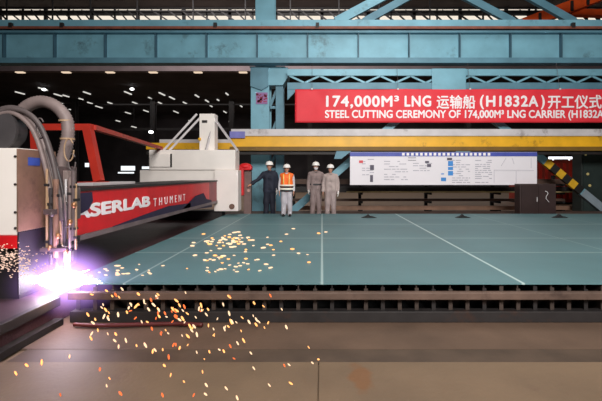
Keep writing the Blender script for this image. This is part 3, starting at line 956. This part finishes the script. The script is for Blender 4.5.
# control post with a red cloth hood, where the man in navy rests his hand
cp = empty('control_post', (-2.45, 12.7, .28), 'grey brown control post under a red cloth hood beside the navy coat', 'control post')
a, b = P(243, 0, 12.7), P(250.5, 0, 12.7)
MB().box(a.x, b.x, 12.78, 12.98, .3, 1.82, .02).build('post', mat('post_brown', (116, 92, 88), .6, 0, .2, 4), cp)
MB().box(a.x - .05, b.x + .03, 12.72, 13.0, .281, .3).build('base_plate', DARK, cp)
hd = MB()
hd.sph(P(245.5, 166.5, 12.75), .2, (1.0, .8, .55), 20)
hd.box(P(238, 0, 12.6).x, P(243.3, 0, 12.6).x, 12.62, 12.9, .98, 1.86, .03)
hd.box(P(239, 0, 12.6).x, P(251, 0, 12.6).x, 12.62, 12.92, 1.78, 1.92, .03)
hd.build('cloth_hood', RED, cp, smooth=False)
c = P(248.5, 190.5, 12.76)
MB().cyl(c + Vector((0, .012, 0)), c, .05, seg=16).build('button', mat('button_grey', (190, 150, 140), .5), cp)


o = MB().tube([(-2.7, 4.36, .02), (-2.4, 4.33, .02), (-2.0, 4.36, .02), (-1.6, 4.38, .02), (-1.3, 4.35, .02)], .022, 10, 0, 8).build('red_hose', mat('hose_red', (84, 30, 28), .5), smooth=True)
tag(o, 'dark red hose lying on the floor along the bed front', 'hose')
# ------------------------------------------------------------------ people
def remeshed(mb, name, voxel, material, parent, smooth_it=4, disp=0.0):
    me = mb.mesh(name)
    o = bpy.data.objects.new(name, me)
    COL.objects.link(o)
    md = o.modifiers.new('r', 'REMESH')
    md.mode = 'VOXEL'
    md.voxel_size = voxel
    sm = o.modifiers.new('s', 'SMOOTH')
    sm.iterations = smooth_it
    sm.factor = 0.5
    dg = bpy.context.evaluated_depsgraph_get()
    m2 = bpy.data.meshes.new_from_object(o.evaluated_get(dg))
    bpy.data.objects.remove(o)
    bpy.data.meshes.remove(me)
    m2.name = name
    if disp:
        nr = [v.normal.copy() for v in m2.vertices]
        for v, n_ in zip(m2.vertices, nr):
            v.co += n_ * disp * noise.noise(Vector((v.co.x * 9, v.co.y * 9, v.co.z * 5)))
    for p in m2.polygons:
        p.use_smooth = True
    m2.materials.clear()
    m2.materials.append(material)
    r = bpy.data.objects.new(name, m2)
    COL.objects.link(r)
    r.parent = parent
    return r


SKIN = mat('skin', (206, 150, 126), .5, 0, .06, 12)


def hand(mb, wr, d, nrm, side, grow=0.0, curl=.5):
    """palm with four unequal bent fingers and a thumb leaving the side of the palm"""
    d = Vector(d).normalized()
    nrm = Vector(nrm)
    nrm = (nrm - d * nrm.dot(d)).normalized()
    s = d.cross(nrm).normalized() * side
    wr = Vector(wr)
    kn = wr + d * .085
    for q_ in (-.028, -.010, .010, .028):
        mb.cap(wr + d * .015 + s * q_ * .7, .017 + grow, kn + s * q_, .0135 + grow, 10)
    for q_, L0 in ((-.030, .062), (-.010, .076), (.010, .082), (.030, .074)):
        p = kn + s * q_
        dd = d.copy()
        for seg_, fr in enumerate((.45, .31, .24)):
            dd = (Matrix.Rotation(0, 3, 'X') @ dd)
            dd = (dd + nrm * curl * (.25 + .3 * seg_)).normalized()
            p2 = p + dd * L0 * fr
            mb.cap(p, .0095 - .001 * seg_ + grow, p2, .0085 - .001 * seg_ + grow, 8)
            p = p2
    t0 = wr + d * .03 + s * .03
    t1 = t0 + (d * .6 + s * .75 + nrm * .25).normalized() * .042
    t2 = t1 + (d * .9 + s * .15 + nrm * .35).normalized() * .032
    mb.cap(t0, .0135 + grow, t1, .011 + grow, 8)
    mb.cap(t1, .011 + grow, t2, .009 + grow, 8)


def person(loc, rz, H, label, J, skin_only_hands, cols, kind, look=0.0):
    """figure facing -Y in its own frame, feet on z = 0; J gives elbow and wrist of each arm"""
    s = H / 1.80                                   # helmet included
    root = bpy.data.objects.new('person', None)
    COL.objects.link(root)
    tag(root, label, 'person')
    V = lambda x_, y_, z_: Vector((x_, y_, z_)) * s
    sh = {-1: V(-.175, .0, 1.40), 1: V(.175, .0, 1.40)}
    el = {q_: V(*J[q_][0]) for q_ in (-1, 1)}
    wr = {q_: V(*J[q_][1]) for q_ in (-1, 1)}
    hip = {q_: V(.085 * q_, 0, .90) for q_ in (-1, 1)}
    kn = {q_: V(.10 * q_, -.015, .49) for q_ in (-1, 1)}
    an = {q_: V(.11 * q_, .02, .085) for q_ in (-1, 1)}

    def torso(b, g):
        b.cap(V(-.07, 0, .95), (.115 + g) * s, V(.07, 0, .95), (.115 + g) * s)
        b.cap(V(-.06, 0, 1.08), (.10 + g) * s, V(.06, 0, 1.08), (.10 + g) * s)
        b.cap(V(-.08, 0, .98), (.105 + g) * s, V(-.08, .0, 1.28), (.105 + g) * s)
        b.cap(V(.08, 0, .98), (.105 + g) * s, V(.08, .0, 1.28), (.105 + g) * s)
        b.cap(V(-.10, .0, 1.33), (.095 + g) * s, V(.10, .0, 1.33), (.095 + g) * s)
        b.cap(V(-.155, .0, 1.40), (.06 + g) * s, V(.155, .0, 1.40), (.06 + g) * s)
        b.cap(V(-.09, .01, 1.435), (.045 + g) * s, V(.09, .01, 1.435), (.045 + g) * s)

    # --- body: one continuous skin
    b = MB()
    torso(b, -.008)
    b.cap(V(0, .01, 1.42), .062 * s, V(0, -.005, 1.53), .054 * s)
    hc = V(0, -.015, 1.635)
    b.sph(hc + V(0, .01, .015), .098 * s, (.82, 1.0, 1.08), 20)
    b.cap(hc + V(0, -.035, -.03), .066 * s, hc + V(0, -.055, -.088), .04 * s)
    b.cap(hc + V(0, -.095, .005), .011 * s, hc + V(0, -.115, -.028), .016 * s, 8)
    b.cap(hc + V(-.03, -.09, .022), .012 * s, hc + V(.03, -.09, .022), .012 * s, 8)
    b.cap(hc + V(-.018, -.096, -.06), .009 * s, hc + V(.018, -.096, -.06), .009 * s, 8)
    for q_ in (-1, 1):
        b.sph(hc + V(.083 * q_, .005, -.01), .028 * s, (.4, .8, 1.1), 10)
        b.cap(sh[q_], .058 * s, el[q_], .043 * s)
        b.cap(el[q_], .043 * s, wr[q_], .029 * s)
        dr = (wr[q_] - el[q_]).normalized()
        hand(b, wr[q_], dr if q_ not in J.get('hd', {}) else J['hd'][q_], J['pn'][q_], J['ts'][q_], 0, J.get('curl', .45))
        b.cap(hip[q_], .09 * s, kn[q_], .058 * s)
        b.cap(kn[q_], .058 * s, an[q_], .036 * s)
        b.cap(an[q_], .036 * s, an[q_] + V(.01 * q_, -.12, -.05), .022 * s)
    remeshed(b, 'body', .0085, SKIN, root, 2)
    # --- face details, hair, helmet
    for q_ in (-1, 1):
        e = MB().sph(hc + V(.031 * q_, -.094, .004), .0105 * s, seg=10).build('eye', mat('eye', (34, 26, 24), .3), None, True)
        e.parent = root
    e = MB().cap(hc + V(-.02, -.103, -.06), .0045 * s, hc + V(.02, -.103, -.06), .0045 * s, 8).build('mouth', mat('lips', (160, 84, 80), .5), None, True)
    e.parent = root
    hb = MB().sph(hc + V(0, .022, .01), .104 * s, (.84, .95, 1.0), 18).build('hair', mat('hair_black', (26, 22, 22), .7), None, True)
    hb.parent = root
    hz = hc + V(0, 0.005, .045)
    hm = MB().lathe([(r_ * s, z_ * s) for r_, z_ in ((.118, 0), (.126, .0), (.124, .02), (.118, .05), (.104, .082), (.08, .106), (.045, .12), (.0, .125))], hz, 28, (1, 1.12))
    hm.cap(hz + V(0, -.10, .07), .016 * s, hz + V(0, .02, .128), .016 * s, 8)
    hm.cap(hz + V(0, .02, .128), .016 * s, hz + V(0, .11, .08), .016 * s, 8)
    hm = hm.build('helmet', mat('helmet_white', (240, 236, 232), .35, 0, .02), root, True)
    hm.matrix_parent_inverse = Matrix.Identity(4)
    br = MB().lathe([(.124 * s, .004 * s), (.15 * s, -.004 * s), (.15 * s, .002 * s), (.122 * s, .014 * s)], hz + V(0, -.018, 0), 28, (.92, 1.15)).build('brim', MATS['helmet_white'], hm, True)
    br.matrix_parent_inverse = Matrix.Identity(4)
    st = MB().tube([hc + V(-.088, 0, .05), hc + V(-.08, -.03, -.05), hc + V(0, -.06, -.125), hc + V(.08, -.03, -.05), hc + V(.088, 0, .05)], .005 * s, 6).build('chin_strap', mat('strap', (80, 76, 76), .6), hm)
    st.matrix_parent_inverse = Matrix.Identity(4)
    if kind.get('mask'):
        mk = MB().sph(hc + V(0, -.062, -.05), .066 * s, (.95, .82, .95), 16).build('face_mask', mat('mask_white', (236, 232, 236), .7), root, True)
        mk.matrix_parent_inverse = Matrix.Identity(4)
    # --- trousers
    b = MB()
    b.cap(V(-.07, 0, .93), .135 * s, V(.07, 0, .93), .135 * s)
    b.cap(V(-.07, 0, 1.0), .125 * s, V(.07, 0, 1.0), .125 * s)
    for q_ in (-1, 1):
        b.cap(hip[q_], .12 * s, kn[q_], .094 * s)
        b.cap(kn[q_], .094 * s, an[q_] + V(0, 0, .0), .084 * s)
    remeshed(b, 'trousers', .016, cols['legs'], root, 4, .02)
    # --- boots
    for q_ in (-1, 1):
        b = MB()
        b.cap(an[q_] + V(0, 0, .09), .058 * s, an[q_] + V(0, .02, -.02), .056 * s)
        b.cap(an[q_] + V(0, .0, -.035), .046 * s, an[q_] + V(.015 * q_, -.15, -.045), .04 * s)
        b.box(an[q_].x - .045 * s, an[q_].x + .045 * s, an[q_].y - .16 * s, an[q_].y + .06 * s, 0.001, .03 * s)
        remeshed(b, 'boot', .010, cols['boots'], root, 3)
    # --- jacket with sleeves
    b = MB()
    torso(b, .022)
    hem = kind.get('hem', .86)
    b.cap(V(-.075, 0, hem + .13), .14 * s, V(-.075, 0, 1.2), .125 * s)
    b.cap(V(.075, 0, hem + .13), .14 * s, V(.075, 0, 1.2), .125 * s)
    if kind.get('loose'):
        b.cap(V(-.06, 0, 1.1), .135 * s, V(.06, 0, 1.1), .135 * s)
    b.cap(V(0, .015, 1.43), .085 * s, V(0, .01, 1.475), .072 * s)
    for q_ in (-1, 1):
        dr = (wr[q_] - el[q_]).normalized()
        b.cap(sh[q_], .082 * s, el[q_], .064 * s)
        b.cap(el[q_], .064 * s, wr[q_] - dr * .02, .05 * s)
    jk = remeshed(b, 'jacket', .015, cols['coat'], root, 4, .022)
    if kind.get('belt'):
        bl = MB().lathe([(.205 * s, -.025 * s), (.212 * s, -.02 * s), (.212 * s, .02 * s), (.205 * s, .025 * s)], V(0, 0, 1.05), 28, (1.04, .72)).build('belt', mat('belt_dark', (46, 42, 46), .6), root, True)
        bl.matrix_parent_inverse = Matrix.Identity(4)
    # collar, buttons
    cl = MB().lathe([(.066 * s, 0), (.082 * s, -.015 * s), (.078 * s, .04 * s), (.066 * s, .045 * s)], V(0, .01, 1.455), 20).build('collar', cols['coat'], jk, True)
    cl.matrix_parent_inverse = Matrix.Identity(4)
    if not kind.get('vest'):
        pk = MB()
        for q_ in (-1, 1):
            pk.box(.05 * s * q_ - .045 * s, .05 * s * q_ + .045 * s, -.148 * s, -.10 * s, 1.24 * s, 1.34 * s, .008)
        pk = pk.build('pocket', cols['coat'], jk)
        pk.matrix_parent_inverse = Matrix.Identity(4)
    # --- gloves
    for q_ in kind.get('gloves', ()):
        b = MB()
        dr = (wr[q_] - el[q_]).normalized()
        hand(b, wr[q_], dr if q_ not in J.get('hd', {}) else J['hd'][q_], J['pn'][q_], J['ts'][q_], .005, J.get('curl', .45))
        b.cap(wr[q_] - dr * .05, .043 * s, wr[q_] + dr * .03, .036 * s)
        remeshed(b, 'glove', .009, mat('glove_white', (232, 226, 222), .8), root, 2)
    # --- reflective vest over the jacket
    if kind.get('vest'):
        b = MB()
        torso(b, .036)
        b.cap(V(-.078, 0, .99), .158 * s, V(-.078, 0, 1.2), .148 * s)
        b.cap(V(.078, 0, .99), .158 * s, V(.078, 0, 1.2), .148 * s)
        vs = remeshed(b, 'safety_vest', .014, mat('vest_orange', (244, 108, 30), .6, 0, .1, 6), root, 4, .006)
        for (z_, hh, m_) in ((.885, .045, 'b'), (.945, .05, 'w'), (1.01, .05, 'b'), (1.07, .04, 'w')):
            lb = MB().lathe([(.238 * s, -hh * .6 * s), (.248 * s, -hh * .5 * s), (.248 * s, hh * .5 * s), (.238 * s, hh * .6 * s)], V(0, 0, z_), 32, (1.02, .70))
            lb = lb.build('reflective_band' if m_ == 'w' else 'dark_band', mat('band_white', (240, 240, 224), .4) if m_ == 'w' else mat('band_dark', (40, 40, 44), .6), vs, True)
            lb.matrix_parent_inverse = Matrix.Identity(4)
        for q_ in (-1, 1):
            lb = MB().tube([V(.09 * q_, -.172, 1.10), V(.095 * q_, -.165, 1.28), V(.10 * q_, -.12, 1.42), V(.105 * q_, .0, 1.47)], .016 * s, 8).build('shoulder_stripe', mat('stripe_yellow', (238, 220, 120), .4), vs, True)
            lb.matrix_parent_inverse = Matrix.Identity(4)
    root.location = loc
    root.rotation_euler = (0, 0, rz)
    return root


CB = mat('boot_black', (30, 28, 28), .6)
NAVYC = dict(coat=mat('coat_navy', (32, 36, 52), .8, 0, .15, 8), legs=mat('trousers_navy', (30, 32, 46), .8, 0, .15, 8), boots=CB)
GREYC = dict(coat=mat('sleeve_grey', (200, 196, 202), .8, 0, .1, 8), legs=mat('trousers_grey', (190, 184, 190), .8, 0, .1, 8), boots=CB)
TAUPE = dict(coat=mat('coverall_taupe', (140, 122, 120), .8, 0, .1, 8), legs=mat('coverall_taupe2', (142, 124, 122), .8, 0, .1, 8), boots=CB)
BEIGE = dict(coat=mat('coverall_beige', (178, 160, 156), .8, 0, .1, 8), legs=mat('coverall_beige2', (166, 148, 146), .8, 0, .1, 8), boots=CB)
armdown = lambda q_, dx=0.0: ((.235 * q_ + dx, .02, 1.12), (.245 * q_ + dx, -.05, .87))
PN = {-1: (1, 0, 0), 1: (-1, 0, 0)}
TS = {-1: 1, 1: -1}

pA = P(269.5, 0, 12.85)
JA = {-1: ((-.36, -.06, 1.21), (-.56, -.12, 1.075)), 1: armdown(1), 'pn': {-1: (0, .4, -1), 1: (-1, 0, 0)}, 'ts': {-1: 1, 1: -1}}
person((pA.x, 12.85, .281), 0, 1.79, 'person in a dark navy coat and white helmet resting one hand on the control post', JA, True, NAVYC, dict(hem=.72, gloves=(1,)), 0)
pB = P(286.8, 0, 11.75)
person((pB.x, 11.75, .42), 0, 1.53, 'person in an orange reflective vest and pale trousers standing at the plate\'s edge', {-1: armdown(-1), 1: armdown(1), 'pn': PN, 'ts': TS}, True, GREYC, dict(vest=True, hem=.86), 0)
pC = P(315.8, 0, 13.15)
person((pC.x, 13.15, .281), 0.1, 1.78, 'person in a grey brown coverall with a white face mask and dark belt', {-1: armdown(-1), 1: armdown(1), 'pn': PN, 'ts': TS}, True, TAUPE, dict(mask=True, belt=True, gloves=(-1, 1)), 0)
pD = P(330.5, 0, 12.8)
person((pD.x, 12.8, .281), -.1, 1.69, 'person in a loose pale beige coverall and white helmet without a mask', {-1: armdown(-1), 1: armdown(1, .02), 'pn': PN, 'ts': TS}, True, BEIGE, dict(loose=True, gloves=(1,), hem=.80), 0)

# ------------------------------------------------------------------ sparks
SPK = emit('spark_orange', (255, 176, 104), 2.2)
SPK2 = emit('spark_red', (255, 120, 64), 1.5)
SPK3 = emit('spark_pale', (255, 214, 172), 1.6)


def droplet(m, ar):
    me = MB().sph((0, 0, 0), 1.0, (1, 1, ar), 8).mesh('spark', True)
    me.materials.append(m)
    return me


FALL = [droplet(SPK, 3.0), droplet(SPK2, 2.6), droplet(SPK3, 3.0), droplet(SPK, 2.2), droplet(SPK3, 2.6)]
FLAKE = [droplet(SPK3, 3.0), droplet(SPK, 2.6), droplet(SPK3, 3.4)]


def spark(me, loc, r, rot, label, group):
    o = bpy.data.objects.new('spark', me)
    o.location = loc
    o.scale = (r, r, r)
    o.rotation_euler = rot
    COL.objects.link(o)
    tag(o, label, 'spark', group)


n = 0
while n < 165:
    u = R.random()
    if u < .45:
        px, py = R.gauss(142, 46), R.gauss(308, 13)
    elif u < .8:
        px, py = R.gauss(205, 45), R.gauss(330, 18)
    else:
        px, py = R.uniform(10, 320), R.uniform(330, 398)
    if not (86 < px < 350 or (py > 345 and px > 8)) or not 287 < py < 399:
        continue
    Ymax = min(4.35, (HC - .03) * FP / (py - CY))
    Y = max(2.7, Ymax - abs(R.gauss(0, .35)))
    if px < 90:
        Y = Ymax - .02
    loc = P(px, py, Y)
    r = R.uniform(.005, .0105) * (Y / 4.0)
    a_ = R.gauss(.55, .25)
    spark(R.choice(FALL), loc, r, (R.gauss(0, .3), PI - a_ if R.random() < .85 else a_, 0), 'glowing orange spark flying in front of the cutting bed', 'sparks flying in front of the bed')
    n += 1
n = 0
while n < 130:
    u = R.random()
    if u < .35:
        px, py = R.gauss(232, 16), R.gauss(241, 5)
    elif u < .65:
        px, py = R.gauss(235, 22), R.gauss(262, 7)
    elif u < .8:
        px, py = R.gauss(120, 22), R.gauss(271, 3)
    else:
        px, py = R.uniform(150, 330), R.uniform(224, 276)
    if not 222 < py < 279:
        continue
    Y = (HC - .43) * FP / (py - CY)
    loc = P(px, py, Y)
    if loc.x < -2.85:
        continue
    spark(R.choice(FLAKE), (loc.x, loc.y, .428), R.uniform(.006, .012) * (Y / 5.5), (PI / 2, R.uniform(-.2, .2), PI / 2 + R.gauss(0, .35)), 'pale glowing spark skittering over the green steel plate', 'sparks on the plate')
    n += 1
# glittering spatter below the near carriage: nobody could count it
sp = MB()
for i in range(260):
    if R.random() < .6:
        px, py = R.uniform(0, 30), R.gauss(257, 6)
    else:
        px, py = R.uniform(0, 62), R.gauss(268, 6) - R.random() * 4
    Y = R.uniform(4.1, 4.27)
    sp.sph(P(px, py, Y), R.uniform(.002, .007), (1.6, 1, 1), 6)
o = sp.build('spark_spatter', emit('spatter', (255, 212, 190), 1.1))
tag(o, 'dense glitter of sparks spraying below the white near carriage', 'sparks', None, 'stuff')
